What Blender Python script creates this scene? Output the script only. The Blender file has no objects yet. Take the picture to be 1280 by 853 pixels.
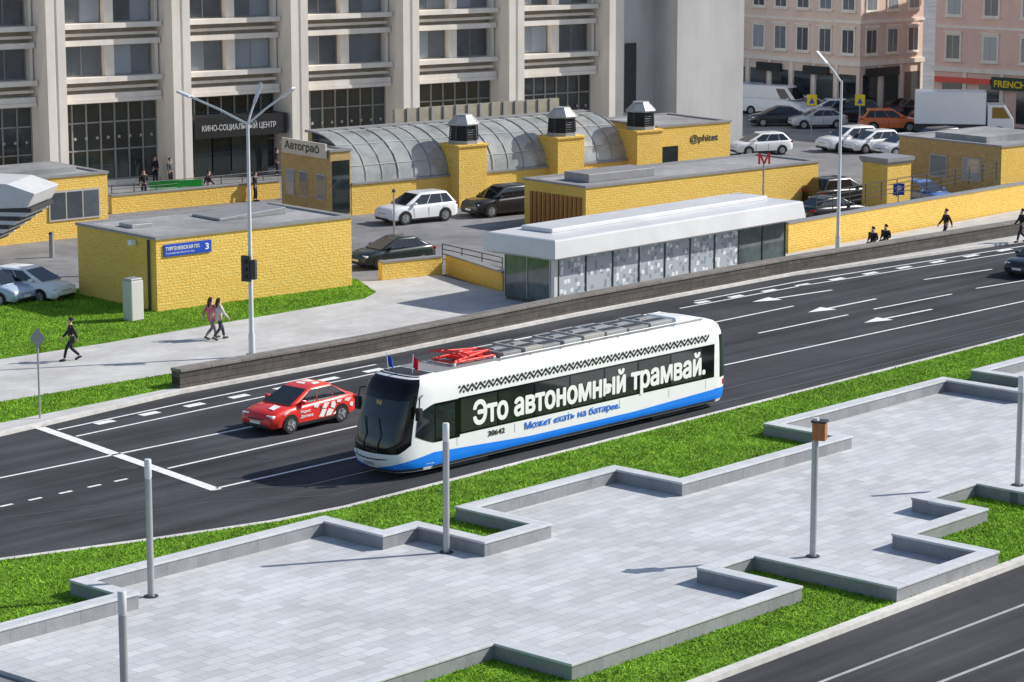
import bpy, bmesh, math, random
import numpy as np
from mathutils import Vector, Matrix
from mathutils.geometry import interpolate_bezier, tessellate_polygon
R=math.radians
rnd=random.Random(7); npr=np.random.default_rng(5)
sc=bpy.context.scene; col=sc.collection
F=3270.; P=R(10.5); H=20.; cp,sp=math.cos(P),math.sin(P)
def g(x,y,z=0.):
    a=(x-640)/F; b=(426.5-y)/F
    d=Vector((a,cp+b*sp,-sp+b*cp)); k=(z-H)/d.z
    return Vector((d.x*k,d.y*k,z))
def hdg(p,q): return math.atan2(q.y-p.y,q.x-p.x)
def onl(A,rz,px):
    dx,dy=math.cos(rz),math.sin(rz)
    return ((px-640)*(A.y*cp+(H-A.z)*sp)-F*A.x)/(F*dx-(px-640)*dy*cp)
RZ=R(47.5); rv=Vector((math.cos(RZ),math.sin(RZ),0)); nv=Vector((-math.sin(RZ),math.cos(RZ),0))
# ------------------------------------------------------------------ materials
def cl(c,k): return (min(1,c[0]*k),min(1,c[1]*k),min(1,c[2]*k),1)
def mat(name,c,rough=.7,metal=0.,var=.18,scale=1.5,bump=0.,bs=25.,coat=0.,streak=None,rot=0,rand=None,spec=.5,alpha=1.,big=0.):
    m=bpy.data.materials.new(name); m.use_nodes=True; N=m.node_tree.nodes; K=m.node_tree.links.new
    b=N['Principled BSDF']; I=b.inputs
    I['Roughness'].default_value=rough; I['Metallic'].default_value=metal; I['Coat Weight'].default_value=coat
    I['Specular IOR Level'].default_value=spec; I['Alpha'].default_value=alpha
    I['Base Color'].default_value=cl(c,1)
    tc=N.new('ShaderNodeTexCoord'); m0=N.new('ShaderNodeMapping'); mp=N.new('ShaderNodeMapping')
    m0.inputs['Rotation'].default_value=(0,0,rot); K(tc.outputs['Object'],m0.inputs[0]); K(m0.outputs[0],mp.inputs[0])
    if streak: mp.inputs['Scale'].default_value=streak
    if var>0:
        no=N.new('ShaderNodeTexNoise'); no.inputs['Scale'].default_value=scale; no.inputs['Detail'].default_value=8; no.inputs['Roughness'].default_value=.68
        K(mp.outputs[0],no.inputs['Vector'])
        cr=N.new('ShaderNodeValToRGB'); cr.color_ramp.elements[0].position=.3; cr.color_ramp.elements[1].position=.7
        cr.color_ramp.elements[0].color=cl(c,1-var); cr.color_ramp.elements[1].color=cl(c,1+var)
        K(no.outputs[0],cr.inputs[0]); out=cr.outputs[0]
        if rand:
            oi=N.new('ShaderNodeObjectInfo'); r2=N.new('ShaderNodeValToRGB'); r2.color_ramp.elements[0].position=.3; r2.color_ramp.elements[1].position=1
            mx=N.new('ShaderNodeMix'); mx.data_type='RGBA'; mx.inputs[7].default_value=cl(rand,1)
            K(oi.outputs['Random'],r2.inputs[0]); K(r2.outputs[0],mx.inputs[0]); K(out,mx.inputs[6]); out=mx.outputs[2]
        if big>0:
            nb=N.new('ShaderNodeTexNoise'); nb.inputs['Scale'].default_value=.22; nb.inputs['Detail'].default_value=5; K(tc.outputs['Object'],nb.inputs['Vector'])
            rb=N.new('ShaderNodeValToRGB'); rb.color_ramp.elements[0].position=.35; rb.color_ramp.elements[1].position=.65; a=1-big; rb.color_ramp.elements[0].color=(a,a,a,1); rb.color_ramp.elements[1].color=(1,1,1,1); K(nb.outputs[0],rb.inputs[0])
            mx=N.new('ShaderNodeMix'); mx.data_type='RGBA'; mx.blend_type='MULTIPLY'; mx.inputs[0].default_value=1; K(out,mx.inputs[6]); K(rb.outputs[0],mx.inputs[7]); out=mx.outputs[2]
        K(out,I['Base Color'])
    if bump>0:
        n2=N.new('ShaderNodeTexNoise'); n2.inputs['Scale'].default_value=bs; n2.inputs['Detail'].default_value=6
        K(tc.outputs['Object'],n2.inputs['Vector']); bp=N.new('ShaderNodeBump'); bp.inputs['Strength'].default_value=bump; bp.inputs['Distance'].default_value=.05
        K(n2.outputs[0],bp.inputs['Height']); K(bp.outputs[0],I['Normal'])
    return m
def brick(name,c1,c2,mo,bw,bh,ms=.012,wall=True,rot=0,rough=.8,bump=.4,nvar=.25,ns=1.2,nb=20,spec=.2,dist=.04):
    m=bpy.data.materials.new(name); m.use_nodes=True; N=m.node_tree.nodes; K=m.node_tree.links.new
    b=N['Principled BSDF']; b.inputs['Roughness'].default_value=rough; b.inputs['Specular IOR Level'].default_value=spec
    tc=N.new('ShaderNodeTexCoord')
    if wall:
        s=N.new('ShaderNodeSeparateXYZ'); a=N.new('ShaderNodeMath'); c=N.new('ShaderNodeCombineXYZ')
        K(tc.outputs['Object'],s.inputs[0]); K(s.outputs[0],a.inputs[0]); K(s.outputs[1],a.inputs[1]); K(a.outputs[0],c.inputs[0]); K(s.outputs[2],c.inputs[1]); v=c.outputs[0]
    else:
        mp=N.new('ShaderNodeMapping'); mp.inputs['Rotation'].default_value=(0,0,rot); K(tc.outputs['Object'],mp.inputs[0]); v=mp.outputs[0]
    bt=N.new('ShaderNodeTexBrick'); K(v,bt.inputs['Vector'])
    for k,x in (('Color1',cl(c1,1)),('Color2',cl(c2,1)),('Mortar',cl(mo,1)),('Scale',1.),('Mortar Size',ms),('Brick Width',bw),('Row Height',bh),('Mortar Smooth',.2),('Bias',0.)): bt.inputs[k].default_value=x
    no=N.new('ShaderNodeTexNoise'); no.inputs['Scale'].default_value=ns; no.inputs['Detail'].default_value=8; no.inputs['Roughness'].default_value=.7; K(tc.outputs['Object'],no.inputs['Vector'])
    cr=N.new('ShaderNodeValToRGB'); cr.color_ramp.elements[0].position=.3; cr.color_ramp.elements[1].position=.7
    a,bb=1-nvar,1.; cr.color_ramp.elements[0].color=(a,a*.985,a*.96,1); cr.color_ramp.elements[1].color=(bb,bb,bb,1); K(no.outputs[0],cr.inputs[0])
    mx=N.new('ShaderNodeMix'); mx.data_type='RGBA'; mx.blend_type='MULTIPLY'; mx.inputs[0].default_value=1
    K(bt.outputs['Color'],mx.inputs[6]); K(cr.outputs[0],mx.inputs[7]); K(mx.outputs[2],b.inputs['Base Color'])
    n2=N.new('ShaderNodeTexNoise'); n2.inputs['Scale'].default_value=nb; n2.inputs['Detail'].default_value=5; K(tc.outputs['Object'],n2.inputs['Vector'])
    ad=N.new('ShaderNodeMath'); ad.operation='SUBTRACT'; K(n2.outputs[0],ad.inputs[0]); K(bt.outputs['Fac'],ad.inputs[1])
    bp=N.new('ShaderNodeBump'); bp.inputs['Strength'].default_value=bump; bp.inputs['Distance'].default_value=dist; K(ad.outputs[0],bp.inputs['Height']); K(bp.outputs[0],b.inputs['Normal'])
    return m
def mapmat(name):
    m=mat(name,(.5,.52,.54),.3,var=0); N=m.node_tree.nodes; K=m.node_tree.links.new
    tc=N.new('ShaderNodeTexCoord'); v=N.new('ShaderNodeTexVoronoi'); v.feature='F1'; v.distance='CHEBYCHEV'; v.inputs['Scale'].default_value=4.4; v.inputs['Randomness'].default_value=.8; K(tc.outputs['Object'],v.inputs['Vector'])
    cr=N.new('ShaderNodeValToRGB'); cr.color_ramp.interpolation='CONSTANT'; e=cr.color_ramp.elements
    e[0].color=(.42,.465,.51,1); e[1].position=.66; e[1].color=(.27,.31,.35,1); q=e.new(.4); q.color=(.78,.80,.82,1)
    s=N.new('ShaderNodeSeparateColor'); K(v.outputs['Color'],s.inputs[0]); K(s.outputs[0],cr.inputs[0])
    c2=N.new('ShaderNodeValToRGB'); c2.color_ramp.interpolation='CONSTANT'; c2.color_ramp.elements[0].color=(0,0,0,1); c2.color_ramp.elements[1].color=(1,1,1,1); c2.color_ramp.elements[1].position=.42; K(v.outputs['Distance'],c2.inputs[0])
    mx=N.new('ShaderNodeMix'); mx.data_type='RGBA'; K(c2.outputs[0],mx.inputs[0]); K(cr.outputs[0],mx.inputs[6]); mx.inputs[7].default_value=(.42,.465,.51,1)
    K(mx.outputs[2],N['Principled BSDF'].inputs['Base Color']); return m
M={}
M['ground']=mat('parking_asphalt',(.26,.26,.27),.9,var=.2,scale=.9,bump=.2,bs=14,big=.25,spec=.12)
M['asphalt']=mat('asphalt',(.068,.071,.079),.9,var=.42,scale=.8,bump=.3,bs=30,streak=(.05,1.3,1),rot=-RZ,spec=.12,big=.3)
M['track']=mat('track_asphalt',(.07,.072,.079),.9,var=.35,scale=.8,bump=.25,bs=30,streak=(.05,1.3,1),rot=-RZ,spec=.12,big=.3)
M['paint']=mat('road_paint',(.84,.85,.86),.7,var=.25,scale=5,spec=.2)
M['pave']=brick('plaza_granite',(.69,.705,.735),(.56,.575,.605),(.42,.43,.46),.8,.4,.012,False,-RZ,.7,.12,.26,.35)
M['walk']=brick('pavement_slabs',(.66,.655,.65),(.59,.585,.58),(.45,.45,.45),.8,.4,.01,False,-RZ,.8,.12,.28,.35)
M['kerb']=mat('kerb_granite',(.70,.68,.65),.75,var=.18,scale=3,bump=.1,big=.15,spec=.2)
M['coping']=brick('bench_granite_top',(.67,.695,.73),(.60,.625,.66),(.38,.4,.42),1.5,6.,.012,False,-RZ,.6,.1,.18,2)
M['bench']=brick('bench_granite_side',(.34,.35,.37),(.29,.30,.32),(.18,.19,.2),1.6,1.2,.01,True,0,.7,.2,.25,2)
M['dwall']=brick('dark_granite',(.15,.135,.125),(.10,.092,.088),(.05,.047,.045),1.3,.26,.015,True,0,.6,.4,.4,3)
M['dcop']=brick('dark_granite_top',(.30,.28,.265),(.23,.215,.2),(.1,.1,.1),1.5,6.,.02,False,-RZ,.6,.2,.3,2)
M['lawn']=mat('lawn_soil',(.12,.25,.025),.95,var=.4,scale=1.2,bump=.5,bs=18,spec=.1)
M['blade']=mat('grass_blade',(.27,.49,.035),.75,var=.5,scale=.8,spec=.1,big=.25)
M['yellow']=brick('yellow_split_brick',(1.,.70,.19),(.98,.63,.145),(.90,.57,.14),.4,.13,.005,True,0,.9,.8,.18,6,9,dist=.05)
M['tan_yshade']=brick('tan_and_shaded_split_brick',(.72,.52,.24),(.64,.45,.19),(.5,.36,.16),.4,.13,.006,True,0,.85,.8,.25,4,9)  # tan brick, also the painted shade on the corner building's side wall
M['roof']=mat('roof_felt',(.36,.36,.37),.9,var=.22,scale=1.2,bump=.2,big=.3,spec=.12)
M['cap']=mat('roof_edge_metal',(.3,.3,.31),.5,.2,var=.12)
M['lightgrey']=mat('light_grey_metal',(.66,.67,.69),.4,.1,var=.08,scale=.8)
M['canopy']=mat('pale_canopy_panel',(.70,.705,.72),.4,.1,var=.07,scale=.6,big=.12,spec=.3)
M['grey']=mat('grey_metal',(.4,.41,.42),.45,.4,var=.12)
M['midgrey']=mat('mid_grey_paint',(.33,.34,.35),.5,var=.15)
M['roofgrey']=mat('tram_roof_housing',(.25,.255,.26),.6,var=.2,scale=3)
M['beige']=mat('grey_beige_housing',(.36,.345,.32),.55,var=.15,scale=3)
M['fascia']=mat('pale_fascia',(.66,.60,.50),.7,var=.1)
M['dark']=mat('dark_metal',(.06,.062,.066),.5,.3,var=.15)
M['black']=mat('black_plastic',(.018,.018,.02),.45,var=.1)
M['gloss']=mat('gloss_black_panel',(.006,.006,.007),.1,var=.1,spec=.35)
M['white']=mat('white_paint',(.88,.89,.90),.35,var=.03,coat=.3)
M['concrete']=mat('facade_concrete',(.88,.815,.735),.85,var=.1,scale=.9,bump=.12,bs=8,streak=(1,1,.18),big=.1,spec=.2)
M['panel']=mat('facade_panel',(.54,.485,.42),.85,var=.18,scale=.9,bump=.12,bs=8,streak=(1,1,.25),spec=.2)
M['slab']=mat('blank_grey_wall',(.62,.605,.595),.85,var=.1,scale=.5,streak=(1,1,.2),big=.12,spec=.2)
M['glass']=mat('window_glass',(.05,.062,.075),.06,var=.5,scale=.7,rand=(.34,.39,.44),spec=1.,bump=.06,bs=1.2)  # pane tint varies at random, lightened to stand in for sky reflection
M['shop']=mat('shop_glass',(.022,.032,.035),.05,var=.6,scale=.6,spec=.9,bump=.04,bs=1,rand=(.07,.085,.085))
M['endglass']=mat('clear_pavilion_glass',(.10,.125,.13),.06,var=.5,scale=.8,spec=.9)
M['cglass']=mat('car_glass',(.012,.014,.017),.04,var=.2,spec=.9)
M['pane']=mat('tram_side_pane',(.014,.016,.018),.06,var=.6,scale=1.2,spec=.8,rand=(.045,.05,.05))
M['tglass']=mat('tram_glass',(.018,.023,.029),.04,var=.6,scale=1.1,spec=.7)
M['vault']=mat('vault_glass',(.42,.45,.46),.15,var=.4,scale=.5,spec=.9,alpha=.74)
M['vrib']=mat('vault_rib_metal',(.36,.37,.37),.5,.2,var=.1)
M['screen']=mat('grey_tan_slats',(.40,.36,.28),.8,var=.2,scale=2)
M['frame']=mat('window_frame',(.5,.47,.43),.6,var=.1)
M['oframe']=mat('office_window_frame',(.30,.29,.28),.6,var=.1)
M['map']=mapmat('printed_map_panel')
M['blue']=mat('tram_blue',(.004,.235,.90),.35,var=.04,coat=.3)
M['sblue']=mat('sign_blue',(.012,.07,.5),.4,var=.04)
M['red']=mat('red_paint',(.78,.03,.02),.35,var=.06,coat=.4)
M['txt']=mat('white_lettering',(.88,.88,.88),.5,var=0)
M['txtd']=mat('dim_white_lettering',(.6,.6,.6),.5,var=0)
M['txtb']=mat('blue_lettering',(.004,.17,.72),.5,var=0)
M['txtk']=mat('black_lettering',(.02,.02,.02),.5,var=0)
M['amber']=mat('amber_lettering',(.8,.45,.08),.5,var=0)
M['tyre']=mat('tyre',(.02,.02,.021),.85,var=.1)
M['rim']=mat('alloy',(.4,.41,.42),.35,.6,var=.1)
M['lamp']=mat('headlight',(.85,.87,.9),.12,var=.05)
M['tail']=mat('taillight',(.45,.01,.01),.2,var=.05)
M['pink']=mat('pink_stucco',(.82,.64,.54),.9,var=.1,scale=.6,bump=.1,streak=(1,1,.4),spec=.2)
M['pink2']=mat('rose_stucco',(.84,.58,.49),.9,var=.1,scale=.6,bump=.1,streak=(1,1,.4),spec=.2)
M['trim']=mat('stone_trim',(.88,.80,.71),.85,var=.1)
M['wood']=mat('wood',(.38,.14,.04),.6,var=.3,scale=4,streak=(6,6,.6))
M['skin']=mat('skin',(.55,.34,.25),.6,var=.08)
M['green']=mat('green_paint',(.02,.36,.06),.5,var=.1)
M['dgreen']=mat('dark_green_sign',(.01,.05,.03),.5,var=.1)
M['ysign']=mat('yellow_sign',(.85,.62,.02),.5,var=.04)
M['railst']=mat('rail_steel',(.17,.17,.175),.4,.7,var=.2); M['railw']=mat('bright_rail_steel',(.5,.49,.47),.45,.2,var=.2)
PC={}
def paint(c,metal=0.):
    k=(c,metal)
    if k not in PC: PC[k]=mat('car_paint',c,.32,metal,var=.04,coat=.7)
    return PC[k]
def cloth(c):
    k=(c,'c')
    if k not in PC: PC[k]=mat('cloth',c,.9,var=.2,scale=6)
    return PC[k]
# ------------------------------------------------------------------ mesh helpers
def off2(pts,d,closed=False):
    q=[Vector((p[0],p[1])) for p in pts]; n=len(q); out=[]
    for i in range(n):
        a=q[i-1] if (i>0 or closed) else None; b=q[(i+1)%n] if (i<n-1 or closed) else None
        ns=[]
        if a is not None: e=(q[i]-a).normalized(); ns.append(Vector((-e.y,e.x)))
        if b is not None: e=(b-q[i]).normalized(); ns.append(Vector((-e.y,e.x)))
        if len(ns)==1: out.append(q[i]+ns[0]*d)
        else:
            m=(ns[0]+ns[1]); m=m.normalized() if m.length>1e-6 else ns[0]
            out.append(q[i]+m*(d/max(.3,m.dot(ns[0]))))
    return out
class MB:
    def __init__(s): s.v=[]; s.f=[]
    def add(s,vs,fs):
        o=len(s.v); s.v+=[tuple(v) for v in vs]; s.f+=[tuple(i+o for i in f) for f in fs]; return s
    def poly(s,pts): return s.add(pts,[tuple(range(len(pts)))])
    def par(s,o,a,b,c):
        o,a,b,c=map(Vector,(o,a,b,c)); return s.add([o,o+a,o+a+b,o+b,o+c,o+a+c,o+a+b+c,o+b+c],[(0,3,2,1),(4,5,6,7),(0,1,5,4),(1,2,6,5),(2,3,7,6),(3,0,4,7)])
    def box(s,x0,x1,y0,y1,z0,z1): return s.par((x0,y0,z0),(x1-x0,0,0),(0,y1-y0,0),(0,0,z1-z0))
    def loft(s,rings,cap=True,closed=True):
        n=len(rings[0]); vs=[p for r in rings for p in r]; fs=[]
        for i in range(len(rings)-1):
            for j in range(n if closed else n-1): fs.append((i*n+j,i*n+(j+1)%n,(i+1)*n+(j+1)%n,(i+1)*n+j))
        if cap and closed: fs.append(tuple(range(n-1,-1,-1))); o=(len(rings)-1)*n; fs.append(tuple(range(o,o+n)))
        return s.add(vs,fs)
    def prism(s,pts,z0,z1): return s.loft([[(p[0],p[1],z0) for p in pts],[(p[0],p[1],z1) for p in pts]])
    def tube(s,pts,r,n=8):
        pts=[Vector(p) for p in pts]; rs=r if isinstance(r,(list,tuple)) else [r]*len(pts); rings=[]
        for i,p in enumerate(pts):
            d=(pts[min(i+1,len(pts)-1)]-pts[max(i-1,0)]).normalized(); u=d.orthogonal().normalized() if abs(d.z)<.99 else Vector((1,0,0)); u=(u-d*u.dot(d)).normalized(); w=d.cross(u)
            rings.append([p+(u*math.cos(2*math.pi*j/n)+w*math.sin(2*math.pi*j/n))*rs[i] for j in range(n)])
        return s.loft(rings)
    def ribbon(s,pts,d0,d1,z0,z1,closed=False):
        a=off2(pts,d0,closed); b=off2(pts,d1,closed); n=len(pts)
        rings=[[(a[i].x,a[i].y,z0),(b[i].x,b[i].y,z0),(b[i].x,b[i].y,z1),(a[i].x,a[i].y,z1)] for i in range(n)]
        if closed: rings.append(rings[0])
        return s.loft(rings,cap=not closed)
    def flat(s,pts,w,z):
        a=off2(pts,-w/2); b=off2(pts,w/2)
        for i in range(len(pts)-1): s.poly([(a[i].x,a[i].y,z),(a[i+1].x,a[i+1].y,z),(b[i+1].x,b[i+1].y,z),(b[i].x,b[i].y,z)])
        return s
    def build(s,name,m,parent=None,smooth=False,bevel=0,ang=40,seg=2):
        me=bpy.data.meshes.new(name); me.from_pydata(s.v,[],s.f); me.materials.append(m)
        bm=bmesh.new(); bm.from_mesh(me); bmesh.ops.recalc_face_normals(bm,faces=bm.faces); bm.to_mesh(me); bm.free()
        if smooth: me.shade_smooth(); me.set_sharp_from_angle(angle=R(ang))
        ob=bpy.data.objects.new(name,me); col.objects.link(ob)
        if parent: ob.parent=parent
        if bevel:
            b=ob.modifiers.new('bevel','BEVEL'); b.width=bevel; b.segments=seg; b.limit_method='ANGLE'; b.angle_limit=R(40)
        return ob
def tag(o,label=None,cat=None,group=None,kind=None):
    for k,v in (('label',label),('category',cat),('group',group),('kind',kind)):
        if v: o[k]=v
    return o
def thing(name,label,cat,loc=(0,0,0),rz=0,group=None):
    o=bpy.data.objects.new(name,None); col.objects.link(o); o.location=loc; o.rotation_euler=(0,0,rz); o.empty_display_size=.2
    return tag(o,label,cat,group)
def struct(o): o['kind']='structure'; return o
CAP={}
def inside(p,poly):
    c=False; n=len(poly)
    for i in range(n):
        a,b=poly[i],poly[(i+1)%n]
        if (a[1]>p[1])!=(b[1]>p[1]) and p[0]<(b[0]-a[0])*(p[1]-a[1])/(b[1]-a[1])+a[0]: c=not c
    return c
def rawtext(body):
    # glyph outlines -> triangles; each outer contour is filled on its own so overlapping contours do not cancel out
    body=body.replace('е','e')
    cu=bpy.data.curves.new('t','FONT'); cu.body=body; cu.size=1
    ob=bpy.data.objects.new('t',cu); col.objects.link(ob); dg=bpy.context.evaluated_depsgraph_get(); dg.update()
    c2=ob.to_curve(dg); PL=[]
    for s in c2.splines:
        pts=[]; bp=s.bezier_points; n=len(bp)
        if n>1:
            for i in range(n):
                a,b=bp[i],bp[(i+1)%n]; st=(a.handle_right-a.co).cross(b.co-a.co).length+(b.handle_left-b.co).cross(b.co-a.co).length<1e-6
                seg=[a.co.copy()] if st else interpolate_bezier(a.co,a.handle_right,b.handle_left,b.co,7)[:-1]
                pts+=[(v.x,v.y) for v in seg]
        else: pts=[(p.co.x,p.co.y) for p in s.points]
        q=[]
        for p in pts:
            if not q or abs(p[0]-q[-1][0])+abs(p[1]-q[-1][1])>1e-5: q.append(p)
        if len(q)>2: PL.append((sum(q[i][0]*q[(i+1)%len(q)][1]-q[(i+1)%len(q)][0]*q[i][1] for i in range(len(q))),q))
    ob.to_curve_clear(); bpy.data.objects.remove(ob)
    outs=[];hol=[];V=[];T=[]
    for a,q in PL:
        if any(b*a<0 and abs(b)>abs(a) and inside(q[0],p) for b,p in PL): hol.append(q)
        else: outs.append(q)
    for o in outs:
        ls=[o]+[h for h in hol if inside(h[0],o)]; b=len(V); fl=[p for l in ls for p in l]
        T+=[tuple(i+b for i in t) for t in tessellate_polygon([[Vector((x,y,0)) for x,y in l] for l in ls])]; V+=fl
    return V,T
def text(body,w,cap,m,parent,o,xd=(1,0,0),yd=(0,0,1),name='lettering',off=.0):
    # off: extra stroke weight, as a share of the cap height
    if not CAP: ys=[v[1] for v in rawtext('Н')[0]]; CAP[0]=max(ys)-min(ys)
    V,Fc=rawtext(body); xs=[v[0] for v in V]
    sx=w/(max(xs)-min(xs)); sy=cap/CAP[0]; x0=min(xs); o,xd,yd=Vector(o),Vector(xd),Vector(yd); nn=xd.cross(yd)
    b=MB(); d=off*cap
    for k,(dx,dy) in enumerate([(0,0)] if off==0 else [(d,0),(-d,0),(0,d*.8),(0,-d*.8),(d*.7,d*.6),(-d*.7,d*.6),(d*.7,-d*.6),(-d*.7,-d*.6)]):
        b.add([o+xd*((x-x0)*sx+dx)+yd*(y*sy+dy)+nn*(.0006*k) for x,y in V],Fc)
    me=bpy.data.meshes.new(name); me.from_pydata(b.v,[],b.f); me.materials.append(m)
    ob=bpy.data.objects.new(name,me); col.objects.link(ob); ob.parent=parent; return ob
# ------------------------------------------------------------------ ground, road, plaza
G=lambda L,z=0.:[g(x,y,z) for x,y in L]
struct(MB().poly([(-1500,-300,0),(1500,-300,0),(1500,2500,0),(-1500,2500,0)]).build('ground',M['ground']))
U=G([(-300,620),(0,546),(225,493),(460,449),(720,396),(990,345),(1280,303),(1650,252)])
LK=G([(-300,748),(0,704),(200,677),(340,656),(430,638),(560,605),(905,517),(1280,421),(1650,326)])
LB=G([(500,1002),(890,854),(1280,706),(1650,566)])
struct(MB().poly([(p.x,p.y,.004) for p in LK+U[::-1]]).build('road',M['asphalt']))
struct(MB().poly([(p.x,p.y,.004) for p in LB+G([(1900,700),(1500,1200)])]).build('tram_road',M['track']))
far=G([(1650,213),(1280,264),(985,320),(660,352),(628,368),(540,345),(480,352),(440,356),(200,398),(0,445),(-300,500)])
struct(MB().prism([p for p in U]+far,0,.12).build('pavement',M['walk']))
struct(MB().ribbon(U,-.02,.2,0,.14).build('kerb',M['kerb']))
struct(MB().prism(LB+LK[::-1],0,.12).build('plaza_paving',M['pave']))
struct(MB().ribbon(LK,-.22,.02,0,.145).build('kerb',M['kerb']))
struct(MB().ribbon(LB,-.02,.28,0,.15).build('kerb',M['kerb']))
mk=MB()
def ln(px,w=.13): mk.flat(G(px),w,.013)
ln([(72,538),(250,500),(470,456)],.12); ln([(95,546),(250,513),(480,465)],.12)
ln([(850,386),(1000,358),(1280,314),(1450,288)],.12); ln([(868,377),(1000,352),(1280,308),(1450,282)],.12)
for x in range(120,480,56): ln([(x,533.5-.193*(x-105)),(x+22,529-.193*(x-105))],.38)
for x in range(870,1290,42):
    y=381-.172*(x-862); ln([(x,y),(x+16,y-3)],.34)
ln([(50,535),(271,613)],.4)
ln([(-200,640),(0,598),(300,537),(470,501)]); ln([(210,586),(470,528)]); ln([(270,611),(470,566)])
for x in (-40,0,36,74,110,143): ln([(x,634-.22*x),(x+16,634-.22*(x+16))],.14)
ln([(905,457),(1280,377),(1500,330)])
for a in ([(880,406),(992,383)],[(948,417),(1060,394)],[(1092,387),(1190,368)],[(1155,350),(1240,337)],[(1220,361),(1330,343)]): ln(a)
def arrow(t,h):
    a,b=g(*t),g(*h); d=(b-a).normalized(); n=Vector((-d.y,d.x,0)); L=(b-a).length
    mk.poly([a+n*.08,a-n*.08,a+d*(L-1.5)-n*.08,a+d*(L-1.5)+n*.08]); mk.poly([a+d*(L-1.5)-n*.45,b,a+d*(L-1.5)+n*.45])
n0=len(mk.v); arrow((1095,374),(1010,391)); arrow((1040,363),(940,378)); arrow((1165,387),(1080,404))
mk.v[n0:]=[(x,y,.013) for x,y,z in mk.v[n0:]]
struct(mk.build('road_marking',M['paint']))
pa,pb=g(499,596,.25),g(901,501,.25); TZ=hdg(pa,pb); td=Vector((math.cos(TZ),math.sin(TZ),0)); tn=Vector((-td.y,td.x,0))
TO=pa-td*.15+tn*1.25; TO.z=0; TL=(pb-pa).length+.15+.7
ctr=G([(-400,716),(0,657),(250,622)])+[TO+td*-2.2,TO+td*2,TO+td*90]
for o in (-.76,.76): struct(MB().ribbon(off2(ctr,o),-.035,.035,.004,.013).build('tram_rail',M['railst']))
for a,b in (((1000,863),(1320,741)),((1150,863),(1320,797))):
    struct(MB().ribbon(G([a,b]),-.05,.05,.004,.014).build('tram_rail',M['railw']))
for px,py in ((330,572),(1010,432),(160,585)):
    c=g(px,py); struct(MB().prism([(c.x+.34*math.cos(a*.3927),c.y+.34*math.sin(a*.3927)) for a in range(16)],.005,.012).build('manhole_cover',M['dark']))
# zigzag bench walls
def zig(px,z=.58):
    st=[(p.dot(rv),p.dot(nv)) for p in G(px,z)]; n=len(st); out=[]
    for i in range(n):
        a,b=(i,i+1) if i%2==0 else (i-1,i)
        t=(st[a][1]+st[min(b,n-1)][1])/2
        c,d=(i-1,i) if i%2==0 else (i,i+1)
        s=st[i][0] if (c<0 or d>n-1) else (st[c][0]+st[d][0])/2
        if b>n-1: t=st[i][1]
        out.append(rv*s+nv*t)
    return out
ZP=zig([(-150,826),(150,739),(104,724),(412,645),(472,668),(530,651),(597,677),(667,656),(592,631),(775,581),(845,603),(1046,546),(971,527),(1192,470),(1262,490),(1300,479),(1236,459),(1480,395)])
ZQ=zig([(250,915),(628,796),(698,827),(984,737),(894,705),(960,685),(1104,737),(1226,690),(1132,664),(1212,640),(1162,617),(1232,598),(1332,628)])
for pts,lb in ((ZP,'long zigzag granite bench wall along the lawn beside the tram road'),(ZQ,'zigzag granite bench wall at the near side of the plaza above the lower lawn')):
    t=thing('bench_wall',lb,'wall',pts[0])
    q=[p-pts[0] for p in pts]
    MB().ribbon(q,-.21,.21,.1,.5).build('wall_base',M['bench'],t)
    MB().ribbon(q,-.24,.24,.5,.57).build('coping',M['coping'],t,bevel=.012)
def lawn(poly,dens,name,label,z0=.1,h=.06):
    b=MB().prism(poly,z0,.14).build('lawn',M['lawn']); struct(b)
    P2=np.array([(p[0],p[1]) for p in poly]); lo,hi=P2.min(0),P2.max(0); n=int(dens*np.prod(hi-lo)); n=min(n,900000)
    pt=lo+npr.random((n,2))*(hi-lo); ins=np.zeros(n,bool); m=len(P2)
    for i in range(m):
        a,c=P2[i],P2[(i+1)%m]
        cond=(a[1]>pt[:,1])!=(c[1]>pt[:,1]); xi=(c[0]-a[0])*(pt[:,1]-a[1])/(c[1]-a[1]+1e-12)+a[0]; ins^=cond&(pt[:,0]<xi)
    pt=pt[ins]
    dep=pt[:,1]*cp+H*sp; px=640+F*pt[:,0]/dep; pt=pt[(px>-60)&(px<1340)]
    n=len(pt); an=npr.random(n)*6.283; w=.014+.014*npr.random(n); hh=h*(.4+npr.random(n)); le=npr.normal(0,.05,(n,2))
    V=np.zeros((n,3,3)); V[:,0,:2]=pt+np.c_[np.cos(an),np.sin(an)]*w[:,None]; V[:,1,:2]=pt-np.c_[np.cos(an),np.sin(an)]*w[:,None]; V[:,2,:2]=pt+le
    V[:,:2,2]=.138; V[:,2,2]=.14+hh
    me=bpy.data.meshes.new(name); me.from_pydata(V.reshape(-1,3).tolist(),[],np.arange(3*n).reshape(-1,3).tolist()); me.materials.append(M['blade'])
    o=bpy.data.objects.new(name,me); col.objects.link(o); tag(o,label,'grass',None,'stuff')
lk=[Vector((p.x,p.y)) for p in off2(LK,-.22)]
lawn(lk+[Vector(p[:2]) for p in ZP[::-1]],280,'grass','mown grass strip between the tram road kerb and the zigzag wall')
lb=off2(LB,.28)
lawn([Vector(p[:2]) for p in ZQ]+[lb[3],lb[2],lb[1],lb[0]],280,'grass','mown grass below the near zigzag wall in the lower right')
lawn(G([(-80,398),(85,366),(445,352),(470,369),(455,377),(130,433),(0,453),(-80,463)]),180,'grass','mown grass around the yellow kiosk')
lawn(G([(-80,524),(0,507),(222,470),(225,487),(0,533),(-80,552)]),220,'grass','narrow mown grass strip left of the dark granite wall')
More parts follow.
